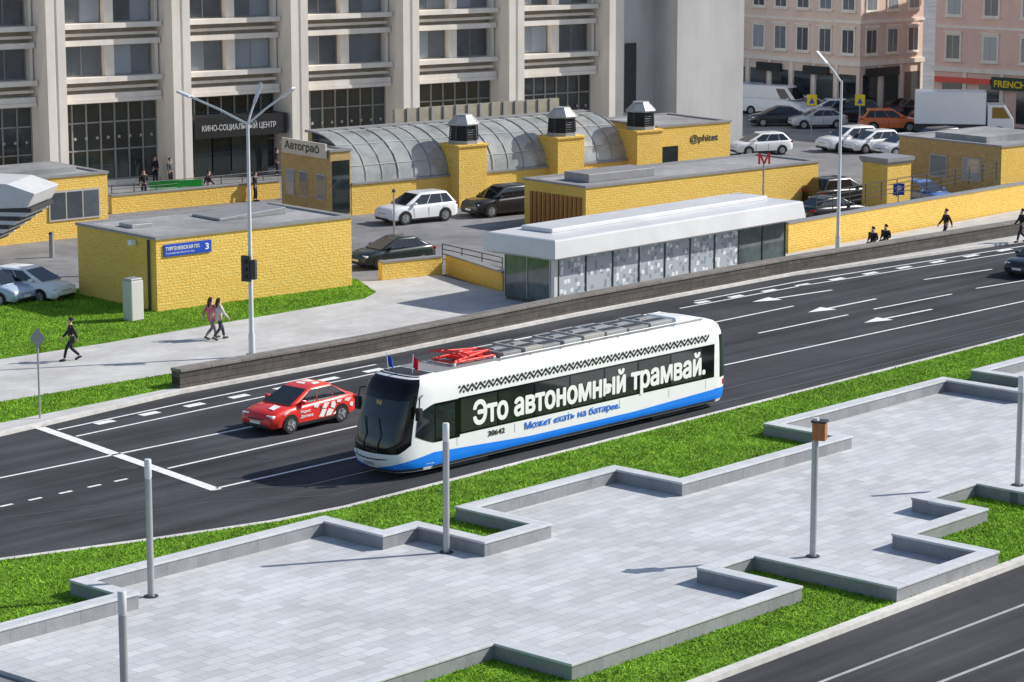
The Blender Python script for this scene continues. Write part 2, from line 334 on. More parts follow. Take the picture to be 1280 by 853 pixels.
Wp=G([(225,486),(460,444),(720,391),(990,341),(1280,293),(1600,247)],.12); o0=Wp[0].copy(); o0.z=0
t=thing('granite_wall','low dark granite wall with flat coping along the far pavement','wall',o0); q=[p-o0 for p in Wp]
MB().ribbon(q,0,.5,.1,.74).build('wall_base',M['dwall'],t); MB().ribbon(q,-.05,.56,.74,.86).build('coping',M['dcop'],t,bevel=.015)
# ------------------------------------------------------------------ cars
KIND={
'sedan':dict(L=4.3,W=1.76,H=1.47,r=.32,prof=[(-.5,.60,.80),(-.488,.92,.9),(-.43,1.02,.95),(-.3,1.01,1),(0,.97,1),(.2,.95,1),(.3,.92,.99),(.40,.86,.96),(.46,.78,.9),(.49,.66,.84),(.5,.54,.78)],cab=(-.45,-.22,.0,.28)),
'hatch':dict(L=4.2,W=1.78,H=1.52,r=.32,prof=[(-.5,.62,.84),(-.488,.98,.92),(-.43,1.04,.97),(-.3,1.02,1),(0,.98,1),(.2,.97,1),(.3,.94,.99),(.40,.87,.96),(.465,.76,.9),(.49,.66,.84),(.5,.56,.8)],cab=(-.485,-.34,.02,.32)),
'suv':dict(L=4.55,W=1.88,H=1.68,r=.37,prof=[(-.5,.66,.86),(-.49,1.05,.93),(-.44,1.12,.97),(-.3,1.11,1),(0,1.07,1),(.2,1.05,1),(.3,1.03,.99),(.42,.96,.95),(.475,.85,.9),(.495,.72,.85),(.5,.6,.82)],cab=(-.485,-.36,.02,.28)),
'van':dict(L=5.4,W=2.0,H=2.35,r=.34,prof=[(-.5,.8,.95),(-.495,1.3,.98),(-.45,1.35,1),(0,1.35,1),(.3,1.3,1),(.38,1.15,.98),(.45,1.0,.94),(.488,.8,.9),(.5,.6,.86)],cab=(-.49,-.48,.24,.40)),
}
def bil(c,u,v): return (c[0]*(1-u)+c[1]*u)*(1-v)+(c[3]*(1-u)+c[2]*u)*v
def patch(b,c,u0,u1,v0,v1,off=.012):
    c=[Vector(x) for x in c]; n=(c[1]-c[0]).cross(c[3]-c[0]).normalized(); ctr=sum(c,Vector())/4
    if n.dot(ctr-Vector((0,0,ctr.z-.3)))<0: n=-n
    b.poly([bil(c,u,v)+n*off for u,v in ((u0,v0),(u1,v0),(u1,v1),(u0,v1))])
def car(label,loc,rz,kind,pt,group=None,cat='car',name='parked_car'):
    k=KIND[kind]; L,W,Hh,r=k['L'],k['W'],k['H'],k['r']; t=thing(name,label,cat,loc,rz,group); w2=W/2
    rings=[]
    for xf,zt,wf in k['prof']:
        w=w2*wf; zb=.22 if abs(xf)<.47 else .3; zm=min(.58,zt-.12); x=xf*L
        h=[(-.8*w,zb),(-w,zb+.08),(-w*1.0,zm),(-.985*w,zt-.16 if zt>.8 else zm+.02),(-.93*w,zt-.05),(-.8*w,zt)]
        rings.append([(x,y,z) for y,z in h]+[(x,-y,z) for y,z in h[::-1]])
    MB().loft(rings).build('body',pt,t,True,ang=60)
    zb=np.interp(0,[p[0] for p in k['prof']],[p[1] for p in k['prof']])-.04; x0,x1,x2,x3=[c*L for c in k['cab']]; wb,wt=.9*w2,(.82 if kind=='van' else .7)*w2
    B=[Vector(p) for p in ((x0,-wb,zb),(x3,-wb,zb),(x3,wb,zb),(x0,wb,zb))]; T=[Vector(p) for p in ((x1,-wt,Hh),(x2,-wt,Hh),(x2,wt,Hh),(x1,wt,Hh))]
    MB().loft([B,T]).build('cabin',pt,t,True,bevel=.11,seg=3,ang=60)
    def pane(nm,c,us,v0=.1,v1=.84):
        for u0,u1 in us:
            b=MB(); patch(b,c,u0,u1,v0,v1); b.build(nm,M['cglass'],t)
    for s in (0,1):
        c=[B[0],B[1],T[1],T[0]] if s==0 else [B[3],B[2],T[2],T[3]]
        us=[(.07,.27),(.29,.58),(.60,.9)] if kind!='van' else [(.74,.93)]
        pane('side_window',c,us,.08,.82)
    pane('windscreen',[B[1],B[2],T[2],T[1]],[(.06,.94)],.06,.86)
    if kind!='van': pane('rear_window',[B[3],B[0],T[0],T[3]],[(.08,.92)],.15,.82)
    for sx in (-1,1):
        for s in (-1,1):
            x=sx*.315*L+(-.02*L if kind!='van' else 0)*sx; ys=s*(w2+.014)
            ar=MB(); an=[R(a) for a in range(-15,196,15)]; pts=[(x+(r+.06)*math.cos(a),r+(r+.06)*math.sin(a)) for a in an]
            ar.loft([[(p[0],s*(w2-.2),p[1]) for p in pts],[(p[0],s*(w2+.006),p[1]) for p in pts]]).build('wheel_arch',M['black'],t)
            wh=MB().tube([(x,s*(w2-.18),r),(x,s*(w2-.01),r),(x,ys,r)],[r,r,r*.94],20).build('wheel',M['tyre'],t,True)
            rm=MB(); rm.tube([(x,s*(w2-.05),r),(x,s*(w2+.02),r)],[r*.66,r*.64],16)
            for j in range(5):
                a=j*1.2566+.3; rm.tube([(x,s*(w2+.022),r),(x+r*.62*math.cos(a),s*(w2+.022),r+r*.62*math.sin(a))],.025,5)
            rm.build('rim',M['rim'],wh,True)
    zf=k['prof'][-2][1]
    for s in (-1,1):
        y0,y1=sorted((s*.5*w2,s*.87*w2))
        MB().box(.43*L,.482*L,y0,y1,zf-.04,zf+.075).build('headlight',M['lamp'],t,bevel=.03)
        zt=k['prof'][1][1]; y0,y1=sorted((s*.55*w2,s*.93*w2)); MB().box(-.498*L,-.455*L,y0,y1,zt-.16,zt-.03).build('taillight',M['tail'],t,bevel=.02)
        y0,y1=sorted((s*w2*.93,s*(w2+.14))); MB().box(x3-.66,x3-.48,y0,y1,zb+.03,zb+.17).build('wing_mirror',pt,t,bevel=.04)
        b=MB()
        for xa in (.17,-.05,-.27): b.box(xa*L-.012,xa*L+.012,s*(w2+.003)-.002,s*(w2+.003)+.002,.36,zb-.14)
        if kind!='van': b.build('door_seam',M['dark'],t)
        y0,y1=sorted((s*(w2-.05),s*(w2+.008))); MB().box(-.2*L,.2*L,y0,y1,.22,.33).build('sill_trim',M['black'],t)
    MB().box(.465*L,.499*L,-.46*w2,.46*w2,.46,zf-.06).build('grille',M['black'],t,bevel=.02)
    MB().box(.48*L,.505*L,-.7*w2,.7*w2,.26,.4).build('bumper',M['black'],t,bevel=.03)
    MB().box(.503*L,.509*L,-.25,.25,.41,.51).build('number_plate',M['white'],t); MB().box(-.506*L,-.498*L,-.25,.25,.55,.65).build('number_plate',M['white'],t)
    return t,(B,T)
WH=paint((.84,.85,.86)); BK=paint((.014,.015,.018)); SV=paint((.5,.52,.54))
rc,(B,T)=car('red delivery car with white stripes and writing driving in front of the tram',g(374,531,.004),RZ+math.pi+R(2),'sedan',M['red'],name='delivery_car')
w2=.88; yy=w2+.006; pl=MB()
for pts in ([(-.1,.4),(-.34,.36),(-.5,.6),(-.3,.66)],[(-.28,.7),(-.46,.64),(-.66,.84),(-.4,.86)],[(-.45,.37),(-.72,.37),(-.86,.55),(-.62,.62),(-.52,.52)],[(-.7,.66),(-.9,.58),(-.98,.74),(-.9,.86),(-.76,.84)],[(-1.02,.78),(-1.2,.76),(-1.3,.86),(-1.05,.87)],[(-1.42,.78),(-1.66,.72),(-1.8,.84),(-1.5,.86)],[(-1.7,.56),(-1.86,.5),(-1.9,.66),(-1.74,.68)],[(-.8,.38),(-.95,.36),(-.97,.48)],[(1.62,.70),(1.5,.80),(1.3,.82),(1.44,.74)],[(.15,.78),(-.05,.74),(-.16,.86),(.1,.87)]):
    pl.poly([(x,yy-(.03 if x<-1.6 else .02 if abs(x)>1.4 else 0)+.01,z) for x,z in pts])
pl.build('livery_pattern',M['txt'],rc)
text('Яндекс',.5,.1,M['txt'],rc,(.8,yy+.004,.66),(-1,0,0),off=.05); text('Доставка',.62,.1,M['txt'],rc,(.8,yy+.004,.49),(-1,0,0),off=.05)
rf=MB()
for q in ([(-.85,-.38),(-.5,-.42),(-.56,-.05),(-.8,.05)],[(-.8,.15),(-.5,.1),(-.35,.42),(-.65,.42)],[(-.35,-.38),(-.15,-.3),(-.18,.1),(-.4,-.05)]): rf.poly([(x,y,1.478) for x,y in q])
rf.build('roof_livery',M['txt'],rc)
MB().poly([(1.3,.1,.945),(1.7,.2,.89),(1.75,.5,.875),(1.35,.45,.935)]).build('bonnet_livery',M['txt'],rc)
CG='cars parked in the car park behind the pavilion'
car('white crossover parked beside the black one in front of the glass vault',g(520,277),R(37)+math.pi,'suv',WH,'cars in front of the glass vault')
car('black crossover parked right of the white one in front of the glass vault',g(626,268),R(37)+math.pi,'suv',BK,'cars in front of the glass vault')
car('dark green saloon parked behind the low yellow parapet',g(490,332),R(37)+math.pi,'sedan',paint((.012,.022,.018)))
car('white hatchback at the far left beyond the kiosk lawn, front turned to the right',g(38,374),R(-28),'hatch',paint((.95,.95,.95)))
car('pale blue car cut off by the left edge of the frame',g(-12,378),R(-28),'hatch',paint((.45,.55,.7)))
car('white hatchback standing alone at the left of the right-hand car park',g(950,193),R(20)+math.pi,'hatch',WH,CG)
car('black saloon in front of the white van',g(972,157),R(5)+math.pi,'sedan',BK,CG)
car('white high-roofed van behind the black saloon',g(970,144),R(-35),'van',WH,CG,'van','parked_van')
car('pale van with a blue flank left of the white van',g(930,140),R(-35),'van',paint((.3,.4,.65)),CG,'van','parked_van')
car('white crossover leftmost of the three white cars by the tall lamp',g(1060,188),R(30)+math.pi,'suv',WH,CG)
car('white hatchback in the middle of the three white cars',g(1090,190),R(30)+math.pi,'hatch',WH,CG)
car('silver white saloon rightmost of the three pale cars',g(1128,194),R(30)+math.pi,'sedan',paint((.62,.65,.68)),CG)
car('orange car parked beyond the three white cars',g(1112,164),R(0),'suv',paint((.75,.16,.02)),CG)
car('silver saloon parked between the black saloon and the left yellow road sign',g(1022,160),R(8)+math.pi,'sedan',SV,CG)
car('dark crossover parked in the back row below the pink building corner',g(1062,152),R(8)+math.pi,'suv',BK,CG)
car('white hatchback in the back row left of the orange car',g(1035,148),R(8)+math.pi,'hatch',WH,CG)
car('black saloon in the street between the pink and rose buildings',g(1140,146),R(40),'sedan',BK,CG)
car('dark red hatchback parked at the right end of the back row near the truck',g(1152,161),R(4)+math.pi,'hatch',paint((.3,.02,.02)),CG)
car('white saloon in the back row farthest left beside the blank grey tower',g(1000,143),R(8)+math.pi,'sedan',WH,CG)
car('black crossover parked right of the pale saloon in front of the truck',g(1166,190),R(30)+math.pi,'suv',BK,CG)
car('black crossover in front of the yellow tower with the parking sign',g(1050,256),R(37),'suv',BK,CG)
car('black saloon nearest the pavilion roof',g(1040,277),R(37),'sedan',BK,CG)
car('small blue car between the yellow tower and the shade-coloured side wall',g(1152,258),R(-50),'hatch',paint((.08,.18,.5)),CG)
car('dark car entering at the right edge of the road',g(1300,342),RZ+math.pi,'sedan',BK,name='dark_car')
t=thing('box_truck','white box truck parked below the rose building','truck',g(1205,172),R(-8),CG); t.scale=(1.12,1.12,1.12)
MB().box(-3.2,1.3,-1.1,1.1,.95,3.0).build('cargo_box',M['white'],t,bevel=.03); MB().box(-3.2,2.6,-.9,.9,.45,.93).build('chassis',M['dark'],t)
MB().loft([[(1.42,-1,.5),(3.1,-1,.5),(3.1,1,.5),(1.42,1,.5)],[(1.42,-1,1.3),(3.05,-1,1.3),(3.05,1,1.3),(1.42,1,1.3)],[(1.42,-.95,2.2),(2.5,-.95,2.2),(2.5,.95,2.2),(1.42,.95,2.2)]]).build('cab',M['white'],t,bevel=.05)
for s in (-1,1): MB().poly([(1.7,s*1.01,1.35),(2.85,s*1.01,1.35),(2.4,s*.98,2.05),(1.7,s*.98,2.05)]).build('side_window',M['cglass'],t)
MB().poly([(3.03,-.9,1.36),(3.03,.9,1.36),(2.58,.85,2.12),(2.58,-.85,2.12)]).build('windscreen',M['cglass'],t)
for x in (-2.1,2.2):
    for s in (-1,1):
        w=MB().tube([(x,s*.75,.42),(x,s*1.05,.42)],.42,18).build('wheel',M['tyre'],t,True); MB().tube([(x,s*1.0,.42),(x,s*1.06,.42)],.24,12).build('rim',M['rim'],w,True)
# ------------------------------------------------------------------ tram
tr=thing('tram','white and blue single-car tram with black window band and large white lettering','tram',TO,TZ)
ZT=[.25,.45,.8,1.25,1.9,2.5,2.85,3.1,3.25,3.32]; SF=[.30,.1,0,.05,.25,.5,.66,.84,1.04,1.3]; SR=[.25,.1,.02,0,.05,.16,.3,.5,.75,1.0]; WD=[1.2,1.25,1.25,1.25,1.25,1.25,1.24,1.2,1.08,.9]
PU=[0,.42,.55,.78,1.0]; PX=[0,.02,.08,.46,1.0]; PY=[0,.60,.74,.93,1.0]
def pln(a,A): return sum(float(np.interp(min(1,abs(a+d)),PU,A)) for d in (-.05,0,.05))/3 if .06<a<.95 else float(np.interp(a,PU,A))
def ti(z,A): return float(np.interp(z,ZT,A))
def fpt(ph,z,off=0.):
    w=ti(z,WD)+off; sf=ti(z,SF)-off; a=abs(ph)/(math.pi/2); s,c=abs(math.sin(ph)),abs(math.cos(ph))
    fx=.6*pln(a,PX)+.4*(1-c**.66); fy=.6*pln(a,PY)+.4*s**.8
    return Vector((sf+(1.75-sf)*fx,math.copysign(w*fy,ph),z))
def rpt(ph,z,off=0.):
    w=ti(z,WD)+off; e=TL-ti(z,SR)+off; s,c=math.sin(ph),math.cos(ph)
    return Vector((e-(e-(TL-1.1))*(1-abs(c)**.7),w*math.copysign(abs(s)**.7,s),z))
zs=[.25,.35,.45,.6,.8,1,1.25,1.5,1.9,2.2,2.5,2.7,2.85,3,3.1,3.18,3.25,3.3,3.32]; FA=[R(-90+5*i) for i in range(37)]
MB().loft([[fpt(a,z) for a in FA]+[rpt(-a,z) for a in FA] for z in zs]).build('body',M['white'],tr,True,ang=60)
def arcp(fn,a0,a1,z0,z1,off,nm,m,par=tr,na=24,nz=8,top=None,bot=None):
    rg=[]
    for j in range(nz+1):
        row=[]
        for i in range(na+1):
            u=i/na; zt=z1 if top is None else top(u); zb=z0 if bot is None else bot(u); row.append(fn(R(a0+(a1-a0)*u),zb+(zt-zb)*j/nz,off))
        rg.append(row)
    return MB().loft(rg,cap=False,closed=False).build(nm,m,par,True,ang=80)
def side(x0,x1,z0,z1,off,nm,m,s=-1,n=1,top=None,bot=None,par=tr):
    b=MB(); rg=[]
    for i in range(n+1):
        u=i/n; x=x0+(x1-x0)*u; a=bot(x) if bot else z0; c=top(x) if top else z1
        rg.append([(x,s*(ti(a+(c-a)*k/3,WD)+off),a+(c-a)*k/3) for k in range(4)])
    return b.loft(rg,cap=False,closed=False).build(nm,m,par,True)
arcp(fpt,-68,68,.8,2.74,.008,'windscreen_surround',M['gloss'],bot=lambda u:.66+.5*abs(2*u-1)**3)
ws=arcp(fpt,-57,57,1.08,2.6,.016,'windscreen',M['tglass'],bot=lambda u:1.08+.3*abs(2*u-1)**4)
arcp(fpt,-68,68,2.74,3.31,.010,'nose_cap',M['gloss'],nz=8)
MB().poly([fpt(R(-68+6.8*i),3.32)+Vector((0,0,.006)) for i in range(21)]+[(2.2,.75,3.326),(2.2,-.75,3.326)]).build('nose_roof',M['black'],tr)
arcp(fpt,-80,80,.27,.36,.008,'lower_bumper',M['dark'],nz=2)
for s in (-1,1): arcp(fpt,s*90,s*10,.36,.75,.006,'blue_nose_stripe',M['blue'],nz=3,na=30,top=lambda u:.80-.40*u**.8)
for s in (-1,1):
    arcp(fpt,s*30,s*58,.74,.90,.024,'headlight',M['lamp'],na=4,nz=3)
    arcp(fpt,s*90,s*72,1.15,2.5,.01,'cab_corner_window',M['tglass'],na=6,top=lambda u:2.42-.25*u,bot=lambda u:1.12+.3*u)
    side(1.76,2.95,1.12,2.42,.010,'cab_door_glass',M['gloss'],s)
    side(1.82,2.72,1.2,2.34,.014,'cab_window',M['tglass'],s)
    side(2.90,TL-1.12,1.2,2.44,.008,'window_band',M['gloss'],s)
    x=3.0
    while x<TL-2:
        x1=min(x+1.72,TL-1.2); side(x,x1,1.26,2.38,.014,'window',M['pane'],s); x+=1.8
    side(1.75,TL-1.1,.36,.7,.01,'blue_stripe',M['blue'],s,60,top=lambda x:.60+.2*max(0,1-(x-1.75)/4.5)+.16*max(0,(x-11.8)/5))
    side(1.7,TL-1.0,.27,.355,.01,'skirt',M['dark'],s)
    z=MB(); n=int((TL-4.2)/.2); yv=s*(1.244+.014)
    for i in range(n):
        xa=2.95+i*.2; za,zb=(2.61,2.81) if i%2==0 else (2.81,2.61)
        z.poly([(xa,yv,za-.05),(xa+.2,yv,zb-.05),(xa+.2,yv,zb+.05),(xa,yv,za+.05)])
        if i%2==0: z.poly([(xa-.06,yv,2.80),(xa,yv,2.74),(xa+.06,yv,2.80),(xa,yv,2.86)])
        else: z.poly([(xa-.06,yv,2.62),(xa,yv,2.56),(xa+.06,yv,2.62),(xa,yv,2.68)])
    z.build('zigzag_ornament',M['txtk'],tr)
    sm=MB()
    for xs_ in (2.82,5.6,8.3,11.0,13.7,TL-1.6): sm.box(xs_-.008,xs_+.008,s*1.254-.002,s*1.254+.002,.84,1.14)
    sm.build('panel_seam',M['midgrey'],tr)
arcp(rpt,-80,80,1.15,2.75,.012,'rear_window',M['tglass'],nz=6); arcp(rpt,-90,90,.36,.76,.01,'blue_tail_stripe',M['blue'],nz=3)
arcp(rpt,-70,-50,.85,1.05,.015,'taillight',M['tail'],na=3,nz=2); arcp(rpt,70,50,.85,1.05,.015,'taillight',M['tail'],na=3,nz=2)
text('Это автономный трамвай.',12.1,.78,M['txt'],tr,(3.6,-1.274,1.42),off=.055)
text('Может ехать на батарее.',4.9,.24,M['txtb'],tr,(6.1,-1.268,.86),off=.035)
text('30642',.8,.18,M['txtk'],tr,(4.3,-1.268,.92),off=.05)
text('96',.26,.15,M['amber'],ws,(fpt(0,2.5,.03).x-.015,.13,2.42),(0,-1,0),(.35,0,.93),off=.04)
text('30642',.5,.1,M['txtk'],tr,(-.03,.25,.5),(0,-1,0))
for y in (-.35,.3): MB().tube([fpt(0,1.0,.03)+Vector((0,y,0)),fpt(0,1.5,.05)+Vector((.02,y-.1,0)),fpt(0,2.0,.05)+Vector((.02,y+.15,0))],.018,6).build('wiper',M['black'],tr)
for s in (-1,1):
    m_=MB(); m_.tube([(1.35,s*1.15,2.75),(.95,s*1.40,2.72),(.9,s*1.43,2.4)],.025,6); m_.box(.82,.96,s*1.43-.1,s*1.43+.1,2.0,2.42); m_.build('wing_mirror',M['black'],tr)
for x in (2.6,TL-4.3): MB().box(x,x+1.9,-1.0,1.0,.06,.3).build('bogie',M['dark'],tr)
for x0,x1,hw,h,m in ((5.6,6.5,.72,.18,'roofgrey'),(6.6,7.5,.8,.22,'beige'),(7.6,8.5,.7,.16,'roofgrey'),(8.6,9.5,.78,.20,'midgrey'),(9.6,10.7,.8,.24,'beige'),(10.8,11.9,.8,.22,'midgrey'),(12.0,13.1,.78,.18,'roofgrey'),(13.2,14.4,.78,.22,'midgrey')):
    u=MB().box(x0,x1,-hw,hw,3.32,3.32+h).build('roof_unit',M[m],tr,bevel=.03)
    v=MB()
    for s in (-1,1): v.box(x0+.12,x1-.12,s*hw*.5-.16,s*hw*.5+.16,3.32+h,3.335+h)
    v.build('roof_grille',M['dark'],u)
    MB().box(x0+.2,x1-.3,-.1,.12,3.32+h,3.37+h).build('roof_duct',M['midgrey'],u)
MB().loft([[(14.6,-.8,3.32),(TL-1.2,-.75,3.32),(TL-1.2,.75,3.32),(14.6,.8,3.32)],[(14.7,-.7,3.54),(TL-1.9,-.65,3.5),(TL-1.9,.65,3.5),(14.7,.7,3.54)]]).build('roof_fairing',M['white'],tr,bevel=.05)
rl=MB()
for s in (-1,1):
    rl.tube([(5.2,s*.95,3.42),(TL-1.6,s*.95,3.42)],.022,6)
    for i in range(8): x=5.2+i*(TL-6.8)/7; rl.tube([(x,s*.95,3.27),(x,s*.95,3.42)],.018,5)
rl.build('roof_rail',M['grey'],tr)
MB().box(2.3,TL-1.3,-.85,.85,3.322,3.335).build('roof_deck',M['roofgrey'],tr)
pn=MB(); X=.85
for s in (-1,1):
    pn.tube([(2.6+X,s*.5,3.43),(4.5+X,s*.5,3.43)],.045,6); pn.tube([(2.7+X,s*.45,3.46),(4.5+X,s*.25,3.58)],.04,6); pn.tube([(4.5+X,s*.25,3.58),(2.9+X,s*.4,3.68)],.03,6)
for x in (2.6,3.2,3.9,4.5): pn.tube([(x+X,-.55,3.43),(x+X,.55,3.43)],.045,6)
pn.tube([(4.5+X,-.3,3.58),(4.5+X,.3,3.58)],.04,6)
for x in (2.75,3.05): pn.tube([(x+X,-.8,3.62),(x+X,-.6,3.69),(x+X,.6,3.69),(x+X,.8,3.62)],.035,6)
pn.box(3.3+X,4.2+X,-.3,.3,3.40,3.50); pg=pn.build('pantograph',M['red'],tr,True)
ins=MB()
for x in (2.6,4.5):
    for s in (-.5,.5): ins.tube([(x+X,s,3.33),(x+X,s,3.36),(x+X,s,3.39),(x+X,s,3.43)],[.09,.05,.09,.05],8)
ins.build('insulator',M['lightgrey'],pg)
def flag(label,x,y,m,lean):
    o=TO+td*x+tn*y+Vector((0,0,3.22)); t=thing('small_flag',label,'flag',o,TZ,'flags on the tram roof')
    MB().tube([(0,0,0),(lean,0,.72)],.014,6).build('pole',M['lightgrey'],t)
    rg=[[(lean*(.35+.62*j/5)+i*.045,math.sin(i*1.1)*.05,.34+.37*j/5-.05*i) for i in range(7)] for j in range(6)]
    MB().loft(rg,cap=False,closed=False).build('cloth',m,t,True)
flag('blue flag on a short pole at the tram front',1.5,.6,cloth((.02,.07,.5)),-.1); flag('red flag on a short pole at the tram front',1.7,-.3,cloth((.45,.01,.03)),.05)
# ------------------------------------------------------------------ yellow buildings
def ybox(name,label,o,rz,L,D,h,z0=0,m='yellow',cat='building'):
    t=thing(name,label,cat,o,rz); q=[(0,0),(L,0),(L,D),(0,D)]
    MB().prism(q,z0,h).build('wall',M[m],t); MB().ribbon(q,-.07,.28,h,h+.12,True).build('roof_edge',M['cap'],t)
    MB().box(.28,L-.28,.28,D-.28,h,h+.03).build('roof',M['roof'],t); return t
a,b,c=g(197,391,.1),g(440,358,.1),g(123,366,.1); kz=hdg(a,b); KL=(b-a).length; KD=(c-a).length
a.z=0
k=ybox('kiosk','flat-roofed yellow brick kiosk with blue street sign on the lawn',a,kz,KL,KD,3.35)
MB().loft([[(KL*.5,KD*.45,3.38),(KL*.85,KD*.45,3.38),(KL*.85,KD*.8,3.38),(KL*.5,KD*.8,3.38)],[(KL*.5,KD*.45,3.5),(KL*.85,KD*.45,3.72),(KL*.85,KD*.8,3.72),(KL*.5,KD*.8,3.5)]]).build('roof_hatch',M['cap'],k,bevel=.03)
MB().box(KL*.1,KL*.2,KD*.55,KD*.72,3.38,3.55).build('roof_vent',M['grey'],k,bevel=.02)
sx=onl(a,kz,206); ex=onl(a,kz,265)
sg=MB().box(sx,ex,-.07,-.02,2.55,3.1).build('street_sign',M['sblue'],k,bevel=.01)
text('ТУРГЕНЕВСКАЯ ПЛ.',(ex-sx)*.72,.16,M['txt'],sg,(sx+.08,-.075,2.82),off=.03); text('3',.18,.28,M['txt'],sg,(ex-.34,-.075,2.7),off=.04)
text('TURGENEVSKAYA SQ',(ex-sx)*.6,.07,M['txt'],sg,(sx+.08,-.075,2.66))
MB().tube([(-.08,.5,.1),(-.08,.5,3.3)],.06,8).build('downpipe',M['dark'],k)
MB().box(-.35,-.05,1.5,1.75,2.95,3.2).build('security_camera',M['white'],k,bevel=.03)
o=g(-60,314); z_=R(40); xr=onl(o,z_,136)
k=ybox('low_building','yellow low building with glazed front at the far left behind the white car',o,z_,xr,6,3.3)
x0=onl(o,z_,62); x1=onl(o,z_,126); w=MB().box(x0,x1,-.06,-.02,1.0,2.6).build('window',M['frame'],k)
for i in range(3): MB().box(x0+.1+i*(x1-x0-.1)/3,x0+(i+1)*(x1-x0-.1)/3,-.075,-.062,1.1,2.5).build('pane',M['glass'],w)
MB().box(2,xr-1,1.5,4.5,3.33,3.6).build('roof_unit',M['roof'],k)
o=g(-40,330); t=thing('stair_canopy','pale grey angular canopy over a stepped striped wedge at the left edge','canopy',o,R(-8))
pf=[(-3,4.35),(2.6,4.2),(4.0,3.75),(3.6,3.05),(-3,2.75)]
MB().loft([[(x,y,z) for x,z in pf] for y in (-1.3,2.6)]).build('roof',M['lightgrey'],t,bevel=.03)
for i in range(9): MB().box(-3,3.75-.3*i,-1.15+.05*(i%2),2.4,3.0-.21*i-.21,3.0-.21*i).build('slat',M['lightgrey' if i%2 else 'dark'],t)
MB().box(-3,-1.2,-1,2.2,0,1.1).build('support',M['grey'],t)
# vault complex
o=g(440,270); vz=R(37); lx=lambda p:onl(o,vz,p); VL=lx(785)
t=thing('glass_vault','long glazed barrel vault on a yellow brick base','glass vault',o,vz)
MB().box(0,VL,0,.4,0,1.75).build('base_wall',M['yellow'],t); MB().box(0,VL,-.08,.5,1.75,1.87).build('sill',M['cap'],t)
MB().box(0,VL,4.1,4.5,0,4.35).build('rear_wall',M['tan_yshade'],t)
arc=[(.2+3.9*(1-math.cos(R(a))),1.87+2.55*math.sin(R(a))) for a in range(0,91,10)]; n=18
MB().loft([[(x,y,z) for y,z in arc] for x in (.05,VL-.05)],cap=False,closed=False).build('glazing',M['vault'],t,True)
rb=MB()
for i in range(n+1):
    x=VL*i/n; rb.tube([(x,y-.02,z+.02) for y,z in arc],.05 if i%3==0 else .026,5)
for y,z in arc[2:9:3]: rb.tube([(0,y-.02,z+.02),(VL,y-.02,z+.02)],.018,5)
rb.build('rib',M['vrib'],t,True)
MB().poly([(.02,y,z) for y,z in arc]+[(.02,4.1,1.87)]).build('end_glazing',M['glass'],t)
MB().box(-.1,VL+.1,4.0,4.7,4.36,4.5).build('ridge_cap',M['cap'],t)
for i in range(14): MB().box(VL*.35+i*.9,VL*.35+i*.9+.12,5.98,6.04,4.0,5.2).build('screen_post',M['midgrey'],t)
MB().box(VL*.35,VL*.35+12.5,6.05,6.2,3.8,5.15).build('louvre_screen',M['screen'],t)
t=ybox('cafe_building','tan brick end building with a lettered pale fascia left of the glass vault',o-Vector((math.cos(vz),math.sin(vz),0))*1.4,vz,1.35,5.2,3.7,m='tan_yshade')
MB().box(.1,1.25,-.04,-.01,.2,3.2).build('window',M['shop'],t)
for y in (1.0,2.8,4.2):
    w=MB().box(-.05,-.01,y-.45,y+.45,.9,2.4).build('window',M['frame'],t); MB().box(-.065,-.052,y-.38,y+.38,.98,2.32).build('pane',M['glass'],w)
s_=MB().box(-.2,-.1,.2,4.8,3.3,4.15).build('roof_sign',M['fascia'],t); text('Автограф',3.6,.44,M['txtk'],s_,(-.21,4.45,3.58),(0,-1,0),off=.04)
for i,px in enumerate((580,702,800)):
    x=lx(px)-1.0; w=o+Vector((math.cos(vz),math.sin(vz),0))*x+Vector((math.sin(vz),-math.cos(vz),0))*.9
    t=thing('lantern_tower',('leftmost','middle','rightmost')[i]+' of three yellow brick towers with a louvred lantern by the vault','tower',w,vz,'yellow towers with lanterns')
    MB().box(0,2.0,0,1.8,0,3.5).build('shaft',M['yellow'],t); MB().box(-.08,2.08,-.08,1.88,3.5,3.62).build('cornice',M['yellow'],t)
    oc=lambda r,z:[(1+r*math.cos(R(22.5+45*j)),.9+r*math.sin(R(22.5+45*j)),z) for j in range(8)]
    MB().loft([oc(.92,3.62),oc(.92,3.82)]).build('lantern_base',M['midgrey'],t)
    lg=MB().loft([oc(.76,3.82),oc(.70,4.7)]).build('lantern_core',M['black'],t)
    fr=MB()
    for j in range(8): fr.tube([oc(.85,3.82)[j],oc(.79,4.7)[j]],.05,4)
    for j in range(6): z=3.86+j*.14; fr.loft([oc(.86-.01*j,z),oc(.76,z+.06)])
    fr.build('louvre',M['dark'],lg)
    MB().loft([oc(.95,4.7),oc(.97,4.78),oc(.55,5.2),oc(.5,5.3)]).build('lantern_roof',M['grey'],t)
x=lx(822); w=o+Vector((math.cos(vz),math.sin(vz),0))*x
t=ybox('shop_building','low yellow building with shop lettering right of the towers',w,vz,onl(o,vz,912)-x,6,3.6)
text('@phitet',2.3,.42,M['dark'],t,(2.6,-.02,2.55),off=.03); MB().box(.3,1.6,-.04,-.01,.1,2.4).build('door',M['shop'],t)
a=g(732,292); ez=R(41); EL=onl(a,ez,1022)
t=ybox('long_building','long low yellow building with grey roof and skylight behind the pavilion',a,ez,EL,5,2.45)
MB().box(1.5,6.5,1.4,3.4,2.48,2.95).build('skylight',M['cap'],t,bevel=.03)
for i in range(12): MB().box(-.1,-.02,.3+i*.36,.48+i*.36,.1,1.9).build('timber_slat',M['wood'],t)
